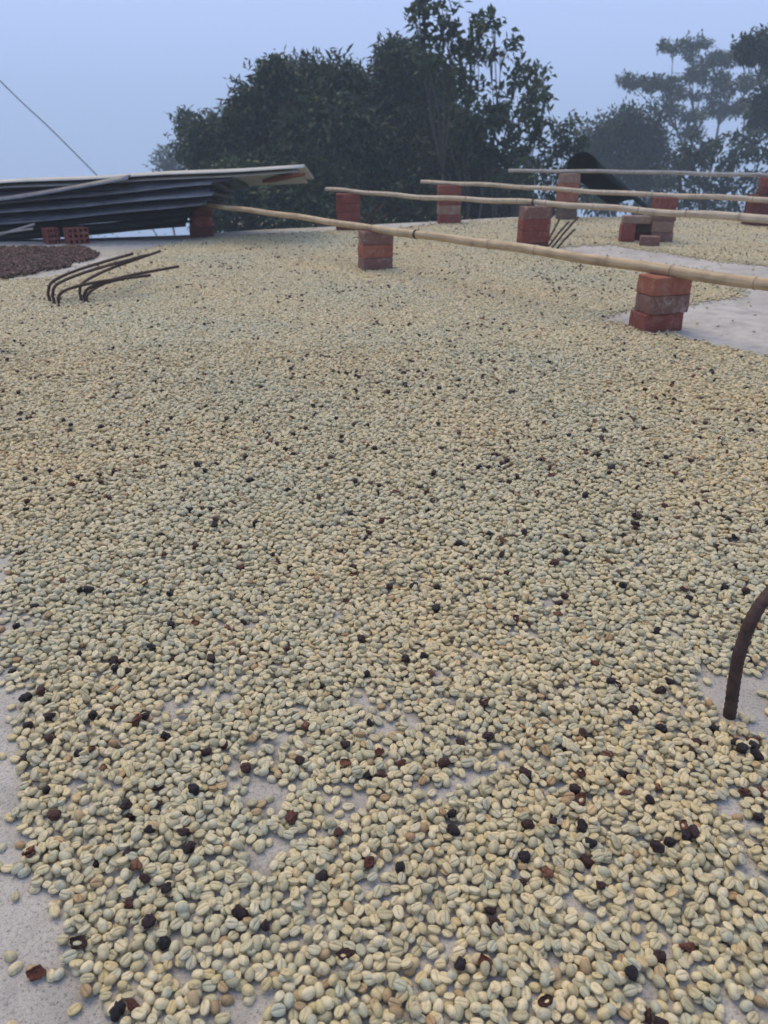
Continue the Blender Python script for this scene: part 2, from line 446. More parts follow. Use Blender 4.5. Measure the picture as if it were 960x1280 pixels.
# ribbed block standing on end with bricks on it
def ribbed_block(pos, yaw, w, d, h, mat, label):
    bm = bmesh.new(); prof = []
    def side(p0, p1, n, nrm):
        for i in range(n):
            for k, dep in ((0.04, 0), (0.46, 0), (0.54, 0.006), (0.96, 0.006)):
                f = (i + k) / n; p = p0.lerp(p1, f) - nrm * dep; prof.append(p)
    A, B_, C_, D_ = Vector((-w / 2, -d / 2, 0)), Vector((w / 2, -d / 2, 0)), Vector((w / 2, d / 2, 0)), Vector((-w / 2, d / 2, 0))
    side(A, B_, 4, Vector((0, -1, 0))); side(B_, C_, 3, Vector((1, 0, 0))); side(C_, D_, 4, Vector((0, 1, 0))); side(D_, A, 3, Vector((-1, 0, 0)))
    lo = [bm.verts.new(p) for p in prof]; hi = [bm.verts.new(p + Vector((0, 0, h))) for p in prof]
    n = len(prof)
    for i in range(n): bm.faces.new((lo[i], lo[(i + 1) % n], hi[(i + 1) % n], hi[i]))
    bm.faces.new(lo[::-1]); bm.faces.new(hi)
    o = from_bm('brick', bm, M[mat]); o.location = pos; o.rotation_euler = (0, 0, yaw); tag(o, label, 'brick', 'loose bricks propping the bamboo poles')
    occupied.append((pos[0], pos[1], w * 0.6)); return o
c945 = gnd(958, 283) + Vector((0, 0.06, 0))
ribbed_block((c945.x, c945.y, 0.001), R(-8), 0.27, 0.17, 0.215, 'dark', 'large red ribbed hollow block standing on end under the grey pole')
zt = 0.2165
for i, (m, l) in enumerate((('dark', 'dark red lower brick on the standing ribbed block'), ('red', 'red upper brick on the standing ribbed block'))):
    brick((c945.x + 0.03, c945.y, zt + i * 0.0575), R(-8 + 2 * i), m, l, 0.20, 0.12, 0.057)
z945 = zt + 2 * 0.0575

# two hollow bricks with cell holes beside the metal sheets
def hollow_brick(pos, yaw, L, W, Hh, label):
    bm = bmesh.new()
    def grid_face(o_, u, v, nu, nv, n_):
        du, dv = u / nu, v / nv
        for a in range(nu):
            for b_ in range(nv):
                c0 = o_ + du * a + dv * b_
                outer = [c0, c0 + du, c0 + du + dv, c0 + dv]
                inner = [c0 + du * x + dv * y for x, y in ((.2, .2), (.8, .2), (.8, .8), (.2, .8))]
                deep = [p - n_ * 0.035 for p in inner]
                O, I, D = ([bm.verts.new(p) for p in q] for q in (outer, inner, deep))
                for k in range(4):
                    k2 = (k + 1) % 4
                    bm.faces.new((O[k], O[k2], I[k2], I[k])); bm.faces.new((I[k], I[k2], D[k2], D[k]))
                bm.faces.new(D)
    def flat(o_, u, v):
        bm.faces.new([bm.verts.new(p) for p in (o_, o_ + u, o_ + u + v, o_ + v)])
    X, Y, Z = Vector((L, 0, 0)), Vector((0, W, 0)), Vector((0, 0, Hh))
    o0 = Vector((-L / 2, -W / 2, 0))
    grid_face(o0, X, Z, 4, 3, Vector((0, -1, 0)))
    flat(o0, Z, Y); flat(o0 + X, Y, Z); flat(o0 + Y, Z, X); flat(o0, Y, X); flat(o0 + Z, X, Y)
    o = from_bm('hollow_brick', bm, M['red']); o.location = pos; o.rotation_euler = (0, 0, yaw)
    tag(o, label, 'brick', 'hollow bricks beside the metal sheets'); occupied.append((pos[0], pos[1], L * 0.7)); return o
b = gnd(93, 306); hollow_brick((b.x, b.y + 0.06, 0.001), R(38), 0.132, 0.085, 0.096, 'red hollow brick with cell holes, the one with its holed face fully in view')
b = gnd(62, 306.5); hollow_brick((b.x - 0.012, b.y + 0.08, 0.001), R(44), 0.078, 0.085, 0.094, 'small red hollow brick half under the metal sheets, next to the fully seen one')

# ------------------------------------------------------------------ bamboo poles
def bamboo(p0, p1, r0, r1, mat, label, step=None, ties=(), seed=0, node_gap=0.27, bow=0.0, wob=1.0):
    rr = random.Random(seed)
    p0, p1 = Vector(p0), Vector(p1); ax = p1 - p0; Ln = ax.length
    root = empty('bamboo_pole', p0)
    root.rotation_euler = ax.to_track_quat('X', 'Z').to_euler()
    tag(root, label, 'bamboo pole', 'bamboo poles laid across brick stacks')
    xs, s = [], rr.uniform(0.05, 0.2)
    while s < Ln - 0.03:
        xs.append(s); s += node_gap * rr.uniform(0.55, 1.45)
    N = int(Ln / 0.02)
    ks = sorted(set([i * Ln / N for i in range(N + 1)] + [x + d for x in xs for d in (-.008, -.003, 0, .003, .008) if 0 < x + d < Ln] + ([step - .002, step + .002] if step else [])))
    ph = [rr.uniform(0, 6.28) for _ in range(4)]
    def path(x):
        return Vector((x, wob * (0.005 * math.sin(x * 2.1 + ph[0]) + 0.003 * math.sin(x * 5.3 + ph[1])), wob * (0.003 * math.sin(x * 3.3 + ph[2]) + 0.0018 * math.sin(x * 11.3 + ph[1])) - bow * math.sin(math.pi * x / Ln)))
    def rad(x):
        r = r0 + (r1 - r0) * x / Ln
        if step and x > step: r *= 1.14
        d = min([abs(x - n_) for n_ in xs] + [1])
        r *= 1 + 0.09 * math.exp(-(d / 0.006) ** 2) - 0.02 * math.exp(-((d - 0.018) / 0.01) ** 2)
        return r * (1 + 0.012 * math.sin(x * 11 + ph[3]))
    tube('culm', [path(x) for x in ks], [rad(x) for x in ks], M[mat], root, 14)
    for n_ in xs:
        V, Q = tube_data([path(n_ + d) for d in (-.0045, -.0015, .0015, .0045)], [rad(n_ + d) * k for d, k in ((-.0045, .985), (-.0015, 1.025), (.0015, 1.025), (.0045, .985))], 12)
        me = bpy.data.meshes.new('node_ring'); me.from_pydata([tuple(v) for v in V], [], Q); me.update()
        link('node_ring', me, M['node'], root, True)
    for x in ties:
        pts = []
        for i in range(37):
            a = i / 36 * 2 * math.pi * 3
            q = path(x + (i / 36 - .5) * 0.016); r = rad(x) + 0.0015
            pts.append(q + Vector((0, math.cos(a) * r, math.sin(a) * r)))
        q = path(x)
        pts += [q + Vector((0.01, 0.0, rad(x) + 0.012)), q + Vector((0.022, .004, rad(x) + 0.022))]
        tube('wire_tie', pts, [0.0014] * len(pts), M['wire'], root, 5)
    return root
up = lambda v, z: Vector((v.x, v.y, z))
# lowest pole over three stacks
r = 0.0175
a0, a1 = up(c252, z252 + 0.0145), up(c825, z825 + r)
d = (a1 - a0).normalized()
p0 = a0 - d * 0.02; p1 = a1 + d * 1.5
Ltot = (p1 - p0).length
bamboo(p0, p1, 0.0145, 0.0185, 'bamboo', 'long straw coloured bamboo pole running from the metal sheets past the bare concrete',
       step=1.93, ties=(0.05 + 2.15,), seed=3)
# second pole
a0, a1 = up(c435, z435 + 0.0135), up(c668, z668 + 0.0145)
d = (a1 - a0).normalized()
bamboo(a0 - d * 0.24, a1 + d * 1.75, 0.0135, 0.0172, 'bamboo_pale', 'bamboo pole with a crooked pale tip over the four brick stack with steel rods', step=2.82, ties=(0.24 + (a1 - a0).length - 0.01,), seed=8, wob=1.7)
# third pole
a0, a1 = up(c560, z560 + 0.014), up(c820, z820 + 0.015)
d = (a1 - a0).normalized()
bamboo(a0 - d * 0.28, a1 + d * 1.3, 0.0138, 0.0165, 'bamboo_pale', 'bamboo pole with a tapered tip over the pillar with the brick pile', seed=12, wob=1.3)
# farthest pole
a0, a1 = up(c710, z710 + 0.0135), up(c945, z945 + 0.015)
d = (a1 - a0).normalized()
bamboo(a0 - d * 0.48, a1 + d * 0.9, 0.0125, 0.0165, 'bamboo_grey', 'weathered grey bamboo pole in front of the black curved sheet', seed=21, bow=-0.004)

# ------------------------------------------------------------------ steel bars
def rebar(pts, r, label, group, rib=0.011, n=10, seg=10):
    P = smooth_path(pts, n)
    # resample evenly so that the ribs sit at one spacing
    L = [0.0]
    for i in range(1, len(P)): L.append(L[-1] + (P[i] - P[i - 1]).length)
    tot = L[-1]; step_ = rib / 4; m = max(6, int(tot / step_)); Q, rad = [], []
    j = 0
    for k in range(m + 1):
        s = tot * k / m
        while j < len(P) - 2 and L[j + 1] < s: j += 1
        f = (s - L[j]) / max(1e-6, L[j + 1] - L[j]); Q.append(P[j].lerp(P[j + 1], f))
        rad.append(r * ((1.07 + .03 * math.sin(k * 1.7)) if k % 4 == 0 else 0.98 + .015 * math.sin(k * .31)))
    o = tube('rebar', Q, rad, M['rebar'], None, seg)
    tag(o, label, 'steel bar', group); occupied.append((pts[0][0], pts[0][1], r * 1.6)); return o
b0 = gnd(912, 895); b0.z = -0.01
rebar([b0, at(914, 880, b0.y), at(918, 850, b0.y + 0.002), at(925, 814, b0.y + 0.006), at(940, 774, b0.y + 0.014), at(962, 742, b0.y + 0.03), at(1000, 712, b0.y + 0.06), at(1070, 690, b0.y + 0.1)],
      0.0076, 'thick rusty ribbed steel bar curving up alone out of bare concrete', 'lone steel bar', rib=0.009, seg=12)
# left bundle of bent bars: base pixel, bend pixel + lift, tip pixel
G = 'bent starter bars sticking out of the slab'
def bent(base, zb, knee, tip, zt, label, r=0.0062):
    B = gnd(*base); B.z = -0.01
    K = gnd(knee[0], knee[1], zb); T = gnd(tip[0], tip[1], zt)
    dirx = (T - K).normalized()
    k0 = Vector((B.x, B.y, zb * 0.55)); k1 = Vector((B.x, B.y, zb)) + dirx * 0.035 + Vector((0, 0, -.002))
    k2 = k1 + (T - k1) * 0.35 + Vector((0, 0, 0.01))
    rebar([B, Vector((B.x, B.y, 0.02)), k0, k1, k2, T], r, label, G)
bent((63, 379), .085, (75, 345), (166, 317), .135, 'bent steel bar whose base stands outermost, its tip pointing at the brown cherries')
bent((68.5, 381), .080, (80, 350), (183, 319), .13, 'bent steel bar second from the outermost base in the bundle')
bent((74.5, 382), .060, (88, 358), (188, 344), .085, 'bent steel bar lying lowest, crossing in front of the others')
bent((102, 377), .075, (112, 348), (200, 314), .125, 'bent steel bar with the tip that reaches farthest back')
bent((107, 379), .062, (118, 355), (223, 333), .10, 'longest bent steel bar reaching out over the pale beans')
bent((109, 380), .050, (120, 360), (165, 346), .07, 'short bent steel bar tucked under the longest one')
G2 = 'straight rods beside the four brick stack'
for i, (bx, by, tx, ty, dy, lb) in enumerate(((684, 303, 699, 275, .1, 'thin steel rod leaning closest to the four brick stack'), (683, 310, 711, 277, .05, 'thick dark steel rod slanting up from behind the stack'),
                                 (686, 313, 723, 271, .05, 'longest slanting steel rod beside the four brick stack'), (692, 314, 719, 286, .0, 'short crossed steel rod beside the four brick stack'))):
    B = gnd(bx, by); T = at(tx, ty, B.y + dy); B.z = -0.01
    rebar([B, B.lerp(T, .5) + Vector((0, 0, .006)), T], 0.0062, lb, G2)
for i, (bx, by, tx, ty, lb) in enumerate(((450, 287, 470, 257, 'steel rod leaning near the pale pole tip stack'), (452, 287, 481, 253, 'long steel rod slanting up near the pale pole tip stack'),
                             (455, 286, 485, 267.5, 'low steel rod lying out over the slab edge'))):
    B = gnd(bx, by); T = at(tx, ty, B.y + .02); B.z = -0.01
    rebar([B, B.lerp(T, .5) + Vector((0, 0, .004)), T], 0.007, lb, 'rods at the far slab edge')

# ------------------------------------------------------------------ metal roofing sheets
def sheet(pr, pl, Ln, W, tilt, mat, label, ribs=7, amp=0.011, sag=0.0, twist=0.0, curl=0.0, lip=0.0):
    pr, pl = Vector(pr), Vector(pl)
    ax = (pl - pr).normalized()
    side = Vector((0, 0, 1)).cross(ax).normalized()
    if side.y < 0: side = -side
    nx_, nw = 26, ribs * 6
    V, Fc = [], []
    for lay in (0, 1):
        for i in range(nx_ + 1):
            s = Ln * i / nx_
            tl = tilt + twist * i / nx_
            for j in range(nw + 1):
                w = W * j / nw
                ph = (j / 6.0) % 1.0
                prof = amp * (1 - min(1, abs(ph - 0.5) * 4)) if abs(ph - .5) < .25 else 0.0
                z = prof - sag * math.sin(math.pi * i / nx_) + curl * (1 - i / nx_) ** 6
                if j == 0: z -= lip
                z += 0.0025 * math.sin(s * 7 + w * 5 + tilt * 90)
                p = pr + ax * s + side * (w * math.cos(tl)) + Vector((0, 0, -w * math.sin(tl) + z - lay * 0.0014))
                V.append(p)
    m = (nx_ + 1) * (nw + 1)
    idx = lambda l, i, j: l * m + i * (nw + 1) + j
    for i in range(nx_):
        for j in range(nw):
            Fc.append((idx(0, i, j), idx(0, i, j + 1), idx(0, i + 1, j + 1), idx(0, i + 1, j)))
            Fc.append((idx(1, i, j), idx(1, i + 1, j), idx(1, i + 1, j + 1), idx(1, i, j + 1)))
    for i in range(nx_):
        for j in (0, nw): Fc.append((idx(0, i, j), idx(0, i + 1, j), idx(1, i + 1, j), idx(1, i, j)))
    for j in range(nw):
        for i in (0, nx_): Fc.append((idx(0, i, j), idx(0, i, j + 1), idx(1, i, j + 1), idx(1, i, j)))
    c = pr.copy()
    o = link('roofing_sheet', mesh_np('roofing_sheet', [tuple(v - c) for v in V], Fc), M[mat]); o.location = c
    bmx = bmesh.new(); bmx.from_mesh(o.data); bmesh.ops.recalc_face_normals(bmx, faces=bmx.faces); bmx.to_mesh(o.data); bmx.free()
    return tag(o, label, 'roofing sheet', 'metal roofing sheets stacked on bricks')
YS = 5.2
S_ = lambda x, y, Y=YS: at(x, y, Y)
specs = [  # right end px, left px, Y, length, width, tilt, material, near lip, label
    ((380, 207), (0, 226), YS, 3.2, .72, 9, 'zinc_pale', .014, 'pale topmost corrugated roofing sheet jutting far beyond the others'),
    ((372, 213), (0, 232), YS + .02, 3.1, .72, 9, 'zinc_pale', .012, 'pale second corrugated sheet lying just under the jutting topmost one'),
    ((290, 219), (0, 239), YS + .03, 2.8, .78, 9, 'zinc_dark', .03, 'dark corrugated sheet just under the two pale sheets'),
    ((160, 224), (0, 246), YS - .05, 2.2, .75, 8, 'zinc_mid', .022, 'grey corrugated sheet with a short pale upturned tip'),
    ((264, 226), (0, 250), YS + .0, 2.6, .78, 8, 'zinc_mid', .02, 'grey corrugated sheet in the middle of the stack'),
    ((262, 234), (0, 257), YS + .02, 2.55, .78, 8, 'zinc_dark', .03, 'dark corrugated sheet under the middle grey sheet'),
    ((265, 240), (0, 263), YS - .01, 2.5, .78, 7, 'zinc_mid', .018, 'grey shiny corrugated sheet low in the stack'),
    ((258, 248), (0, 270), YS + .02, 2.5, .78, 7, 'zinc_dark', .03, 'dark corrugated sheet below the low grey shiny one'),
    ((252, 253), (0, 276), YS, 2.45, .78, 6.5, 'zinc_mid', .014, 'grey corrugated sheet resting on the bricks'),
    ((236, 262), (0, 284), YS + .03, 2.3, .62, 6, 'black', .03, 'black lower sheet standing in for the shade beside the bricks'),  # three black sheets added in place of the shade under the stack
    ((234, 270), (0, 292), YS + .04, 2.2, .55, 5, 'black', .03, 'black sheet standing in for shade just above the lowest one under the stack'),
    ((232, 279), (-10, 297), YS + .05, 2.0, .45, 4, 'black', .02, 'black lowest sheet standing in for shade close above the slab under the stack'),
]
for k, (pr, pl, Y, Ln, W, tl, m, lp, lb) in enumerate(specs):
    sheet(S_(*pr, Y), S_(*pl, Y), Ln, W, R(tl), m, lb, sag=0.004 * (k % 3), twist=R(0.6 * ((k * 7) % 3 - 1)), curl=0.02 if k == 3 else 0.0, lip=lp)
# rust patch strip: a rusty batten under the end of the topmost sheet
def bar_box(name, p0, p1, w, h, mat, label, cat):
    p0, p1 = Vector(p0), Vector(p1); d = (p1 - p0); L = d.length
    bm = bmesh.new(); bmesh.ops.create_cube(bm, size=1.0)
    for v in bm.verts: v.co = Vector(((v.co.x + .5) * L, v.co.y * w, v.co.z * h))
    bmesh.ops.bevel(bm, geom=list(bm.edges), offset=min(w, h) * 0.12, segments=1, affect='EDGES')
    o = from_bm(name, bm, M[mat]); o.location = p0; o.rotation_euler = d.to_track_quat('X', 'Z').to_euler()
    return tag(o, label, cat)
e0 = at(374, 218, YS + .05); e1 = at(335, 226.5, YS + .38)
bar_box('batten', e0, e1, 0.09, 0.018, 'rust', 'rusty red strip under the jutting end of the topmost sheet', 'batten')
bar_box('lath', at(-60, 312, 4.95), at(43, 280, 5.02), 0.02, 0.012, 'wood', 'pale grey lath poking out beside the hollow bricks, the upper one', 'lath')
bar_box('lath', at(-60, 300, 4.98), at(41, 286, 4.99), 0.018, 0.010, 'wood', 'pale grey lath poking out beside the hollow bricks, the lower one', 'lath')

# black curved sheet by the far stack
def arch(pa, pb, ra, rb, ha, hb, mat, label):
    pa, pb = Vector(pa), Vector(pb); ax = (pb - pa).normalized(); side = Vector((0, 0, 1)).cross(ax).normalized()
    V, Fc = [], []; N, A = 14, 20
    for lay in (0, 1):
        for i in range(N + 1):
            f = i / N; p = pa.lerp(pb, f); r_ = ra + (rb - ra) * f - lay * 0.006; h_ = ha + (hb - ha) * f - lay * 0.006
            for k in range(A + 1):
                a = math.pi * k / A
                V.append(p + side * math.cos(a) * r_ + Vector((0, 0, math.sin(a) * h_)))
    m = (N + 1) * (A + 1); idx = lambda l, i, k: l * m + i * (A + 1) + k
    for i in range(N):
        for k in range(A):
            Fc.append((idx(0, i, k), idx(0, i + 1, k), idx(0, i + 1, k + 1), idx(0, i, k + 1)))
            Fc.append((idx(1, i, k), idx(1, i, k + 1), idx(1, i + 1, k + 1), idx(1, i + 1, k)))
        for k in (0, A): Fc.append((idx(0, i, k), idx(1, i, k), idx(1, i + 1, k), idx(0, i + 1, k)))
    for k in range(A):
        for i in (0, N): Fc.append((idx(0, i, k), idx(0, i, k + 1), idx(1, i, k + 1), idx(1, i, k)))
    o = link('curved_sheet', mesh_np('curved_sheet', [tuple(v - pa) for v in V], Fc), M[mat], None, True); o.location = pa
    bmx = bmesh.new(); bmx.from_mesh(o.data); bmesh.ops.recalc_face_normals(bmx, faces=bmx.faces); bmx.to_mesh(o.data); bmx.free()
    return tag(o, label, 'plastic sheet')
arch(at(727, 213, 6.72), at(790, 264, 7.5), 0.14, 0.17, 0.135, 0.10, 'black', 'black arched plastic sheet propped at the slab edge behind the farthest pole')

# overhead cable
q = [at(-260, -160, 16), at(0, 101, 17), at(60, 158, 17.3), at(122, 220, 17.6), at(200, 300, 18), at(330, 420, 19)]
q[-1].z = terr(q[-1].x, q[-1].y)
tag(tube('cable', smooth_path(q, 10), [0.012] * 51, M['wire'], None, 6), 'thin dark cable slanting down across the sky behind the metal sheets', 'cable')

# ------------------------------------------------------------------ trees
def leaf_mesh(name, C, D, ln, wd, tone, rng):
    """one folded four-cornered face per leaf: base C, direction D, length ln, width wd"""
    n = len(C)
    D = D / np.linalg.norm(D, axis=1, keepdims=True)
    up_ = np.tile(np.array([0, 0, 1.0]), (n, 1)) + rng.normal(0, 0.55, (n, 3))
    S = np.cross(D, up_); S /= np.maximum(np.linalg.norm(S, axis=1, keepdims=True), 1e-4)
    Nn = np.cross(S, D)
    l = ln[:, None]; w = wd[:, None]
    a = C; b = C + D * l * 0.45 + S * w * 0.5 + Nn * w * 0.15; c = C + D * l - Nn * l * 0.12; d = C + D * l * 0.45 - S * w * 0.5 + Nn * w * 0.15
    V = np.stack([a, b, c, d], 1).reshape(-1, 3)
    Fc = np.arange(4 * n).reshape(n, 4)
    me = mesh_np(name, V, Fc)
    at_ = me.attributes.new('tone', 'FLOAT', 'POINT'); at_.data.foreach_set('value', np.repeat(tone, 4).astype(np.float32))
    return me
def tree(label, base, clumps, leafL, leafW, mat, n_sub, n_leaf, sub_r, seed, twigs=0.15, trunk_r=0.16, droop=0.5, split=0.45, group='trees beyond the roof', name='tree', limb_r=0.05, kind=None, shell=0.45):
    rng = np.random.default_rng(seed); rr = random.Random(seed)
    base = Vector(base); root = empty(name, base); tag(root, label, 'tree', group)
    cl = []
    for (px, py, Y, rx, ry) in clumps:
        c = at(px, py, Y); dist = (c - Vector((0, 0, H))).length
        cl.append((c, rx * dist / F, ry * dist / F))
    cx = Vector((sum(c.x for c, _, _ in cl) / len(cl), sum(c.y for c, _, _ in cl) / len(cl), 0))
    topz = sum(c.z for c, _, _ in cl) / len(cl)
    lowz = min(c.z for c, _, _ in cl)
    fork = Vector((base.x * .4 + cx.x * .6, base.y * .5 + cx.y * .5, base.z + (max(lowz, base.z + 1.2) - base.z) * split + 0.2))
    TV, TQ = [], []
    def addtube(p, r_, seg):
        v, q_ = tube_data(p, r_, seg, True, len(TV)); TV.extend(v); TQ.extend(q_)
    mid = base.lerp(fork, .5) + Vector((rr.uniform(-.1, .1), rr.uniform(-.1, .1), 0))
    tp = smooth_path([base - Vector((0, 0, .3)), mid, fork], 5)
    addtube(tp, [trunk_r * (1 - .35 * i / (len(tp) - 1)) for i in range(len(tp))], 10)
    C, D, T = [], [], []
    order_ = sorted(range(len(cl)), key=lambda i: cl[i][0].x); K = max(2, len(cl) // 5); hub = {}
    for g_ in range(K):                      # main limbs, each carrying a few clumps
        ids = order_[g_ * len(cl) // K:(g_ + 1) * len(cl) // K]
        mean = sum((cl[i][0] for i in ids), Vector()) / len(ids)
        hb = fork.lerp(mean, .62) + Vector((rr.uniform(-.1, .1), rr.uniform(-.1, .1), -.05)) * (mean - fork).length * .3
        lp = smooth_path([fork - Vector((0, 0, .05)), fork.lerp(hb, .5) + Vector((rr.uniform(-.1, .1), 0, .06)) * (hb - fork).length * .6, hb], 6)
        addtube(lp, [limb_r * (1.5 - .7 * i / (len(lp) - 1)) for i in range(len(lp))], 7)
        for i in ids: hub[i] = hb
    for ic, (c, rx, rz) in enumerate(cl):
        hb = hub[ic]
        m_ = hb.lerp(c, .5) + Vector((rr.uniform(-.2, .2), rr.uniform(-.2, .2), rr.uniform(-.1, .25))) * (c - hb).length * .4
        bp = smooth_path([hb, m_, c + Vector((0, 0, -rz * .1))], 6)
        addtube(bp, [limb_r * .75 * (1 - .8 * i / (len(bp) - 1)) for i in range(len(bp))], 6)
        ns = max(4, int(n_sub * (rx * rz) ** 0.75 * 4))
        dirs = rng.normal(0, 1, (ns, 3)); dirs /= np.linalg.norm(dirs, axis=1, keepdims=True)
        rad = rng.random(ns) ** shell
        subs = np.array(c) + dirs * rad[:, None] * np.array([rx, max(rx * .75, rz), rz])
        tone_c = rng.uniform(0.15, 0.6)
        for k in range(ns):
            if rng.random() < twigs:
                addtube([bp[-3], Vector(bp[-1]).lerp(Vector(subs[k]), .5) + Vector((0, 0, .03)), Vector(subs[k])], [limb_r * .3, limb_r * .2, limb_r * .08], 4)
        nl = rng.poisson(n_leaf, ns) + 1
        idx = np.repeat(np.arange(ns), nl); N = len(idx)
        out = dirs[idx] * 0.7 + rng.normal(0, 0.75, (N, 3)); out[:, 2] -= droop * rng.random(N)
        off = rng.normal(0, 1, (N, 3)) * sub_r * 0.5
        C.append(subs[idx] + off); D.append(out)
        T.append(np.clip(tone_c + rng.normal(0, .16, ns)[idx] + rng.normal(0, .16, N), 0, 1))
    C = np.concatenate(C); D = np.concatenate(D); T = np.concatenate(T); N = len(C)
    ln = leafL * rng.uniform(.65, 1.2, N); wd = leafW * rng.uniform(.7, 1.2, N)
    b = np.array(base)
    link('crown', leaf_mesh('crown', C - b, D, ln, wd, T, rng), M[mat], root)
    me = bpy.data.meshes.new('trunk'); me.from_pydata([tuple(v - base) for v in TV], [], TQ); me.update()
    link('trunk', me, M['bark'], root, True)
    return root
def tb(px, Y): 
    p = at(px, 300, Y); return (p.x, Y, terr(p.x, Y) - 0.1)

# the big dense tree behind the poles
Yd = 13.0
dense = []
for (px, py, rx, ry) in [(330, 150, 42, 38), (365, 128, 45, 42), (410, 125, 45, 36), (300, 190, 40, 34), (262, 188, 26, 26), (350, 190, 60, 40), (415, 175, 60, 45),
                         (470, 150, 50, 44), (505, 105, 34, 36), (498, 75, 24, 18), (535, 135, 36, 40), (460, 200, 65, 40), (540, 185, 60, 45), (395, 225, 70, 34), (480, 240, 75, 32),
                         (570, 225, 55, 36), (330, 230, 55, 30), (430, 105, 20, 14), (345, 95, 13, 14)]:
    dense.append((px, py, Yd + random.uniform(-.9, .9), rx, ry))
tree('large dense dark green tree filling the view behind the bamboo poles', tb(440, 13.5), dense, 0.13, 0.042, 'leaf_dark', 200, 16, 0.16, 5, twigs=.02, trunk_r=.22, droop=1.1, limb_r=.06)
# tall open tree rising out of the right side of the dense one
opn = []
for (px, py, rx, ry) in [(530, 3, 30, 8), (552, 18, 14, 16), (520, 30, 12, 14), (563, 45, 16, 16), (540, 62, 22, 18), (598, 45, 14, 14), (617, 28, 8, 7), (600, 32, 9, 8), (590, 62, 18, 12), (628, 58, 13, 9), (612, 70, 13, 6),
                         (560, 85, 26, 16), (585, 110, 22, 18), (645, 97, 14, 14), (672, 92, 11, 14), (655, 125, 18, 18), (682, 120, 10, 12), (625, 130, 22, 18), (598, 150, 24, 20), (680, 145, 14, 9), (640, 155, 24, 18),
                         (620, 185, 26, 22), (655, 190, 22, 22), (590, 195, 24, 22), (640, 220, 26, 18), (605, 235, 24, 18), (575, 160, 20, 22), (668, 170, 10, 12), (655, 240, 20, 14)]:
    opn.append((px, py, 11.6 + random.uniform(-.6, .6), rx, ry))
tree('tall open tree with clustered broad leaves rising above the dense tree', tb(600, 11.8), opn, 0.115, 0.060, 'leaf_mid', 31, 11, 0.075, 9, twigs=.8, trunk_r=.12, droop=.35, limb_r=.022)
# small tree at the left end of the dense one and a farther one
tree('small grey green tree beside the jutting roofing sheet', tb(262, 17), [(258, 165, 17, 22, 14), (236, 158, 17.3, 12, 12), (280, 155, 17, 14, 10), (240, 188, 16.7, 20, 20), (275, 195, 17, 24, 22), (262, 215, 17, 30, 20), (230, 150, 17, 8, 6)],
     0.13, 0.06, 'leaf_mid', 70, 12, 0.15, 14, twigs=.3, trunk_r=.12, limb_r=.04)
tree('faint little tree top just clearing the metal sheets', tb(210, 34), [(208, 200, 34, 13, 9), (200, 190, 34, 5, 5), (222, 207, 34, 14, 8), (205, 215, 34, 16, 10)], 0.2, 0.1, 'leaf_mid', 18, 10, 0.25, 15, twigs=.3, trunk_r=.12, limb_r=.04)
# shrubby trees seen between the poles, with gaps
tree('leafy young tree with wispy shoots next to the black curved sheet', tb(690, 12.5), [(700, 165, 12.5, 14, 16), (690, 190, 12.6, 24, 18), (720, 178, 12.5, 14, 12), (665, 215, 12.5, 26, 18), (700, 225, 12.6, 30, 22), (650, 255, 12.3, 26, 14), (690, 258, 12.5, 30, 12), (712, 150, 12.6, 6, 8), (735, 235, 12.5, 20, 20)],
     0.10, 0.05, 'leaf_mid', 46, 9, 0.09, 18, twigs=.5, trunk_r=.09, limb_r=.02, droop=.4)
tree('rounded misty green tree behind the black curved sheet', tb(775, 24), [(745, 175, 24, 24, 20), (775, 162, 24.5, 32, 20), (800, 152, 24, 24, 12), (810, 178, 24, 26, 20), (775, 195, 24.3, 48, 24), (745, 210, 23.8, 30, 22), (820, 205, 24, 34, 20), (800, 228, 24, 34, 14), (755, 250, 24, 26, 12), (815, 255, 24, 24, 10)],
     0.16, 0.07, 'leaf_dark', 46, 14, 0.24, 23, twigs=.1, trunk_r=.2, limb_r=.07)
tree('broad dark leafy tree below the layered tree, seen under the poles', tb(900, 19), [(880, 188, 19, 28, 14), (915, 190, 19.2, 32, 16), (950, 185, 19, 24, 14), (860, 200, 19, 24, 12), (850, 232, 19.2, 30, 18), (905, 235, 19, 36, 18), (870, 262, 19, 36, 14), (930, 262, 19.2, 28, 12), (975, 220, 19, 34, 28), (1010, 190, 19, 36, 30), (990, 260, 19, 34, 20)],
     0.16, 0.075, 'leaf_dark', 23, 11, 0.15, 29, twigs=.25, trunk_r=.18, limb_r=.05)
# layered spreading tree in the mist
lay = []
for (px, py, rx, ry) in [(842, 58, 15, 6), (872, 54, 17, 7), (862, 68, 10, 6), (890, 76, 20, 8), (915, 72, 16, 7), (800, 104, 24, 7), (785, 100, 12, 5), (830, 104, 24, 10), (868, 92, 16, 7), (885, 96, 22, 9), (850, 118, 22, 8), (832, 138, 22, 8), (862, 146, 18, 7), (888, 124, 18, 8),
                         (918, 108, 20, 9), (942, 102, 18, 9), (932, 134, 22, 9), (900, 140, 24, 8), (955, 140, 22, 14), (862, 168, 13, 9), (950, 160, 16, 10), (990, 120, 32, 18), (985, 85, 26, 10), (1010, 150, 30, 14)]:
    lay.append((px, py, 33 + random.uniform(-2, 2), rx, ry * .7))
tree('tall tree with flat spreading layers of foliage fading into the fog', tb(885, 33), lay, 0.17, 0.085, 'leaf_mid', 34, 14, 0.15, 31, twigs=.12, trunk_r=.16, limb_r=.05, droop=.1, split=.8)
nb = []
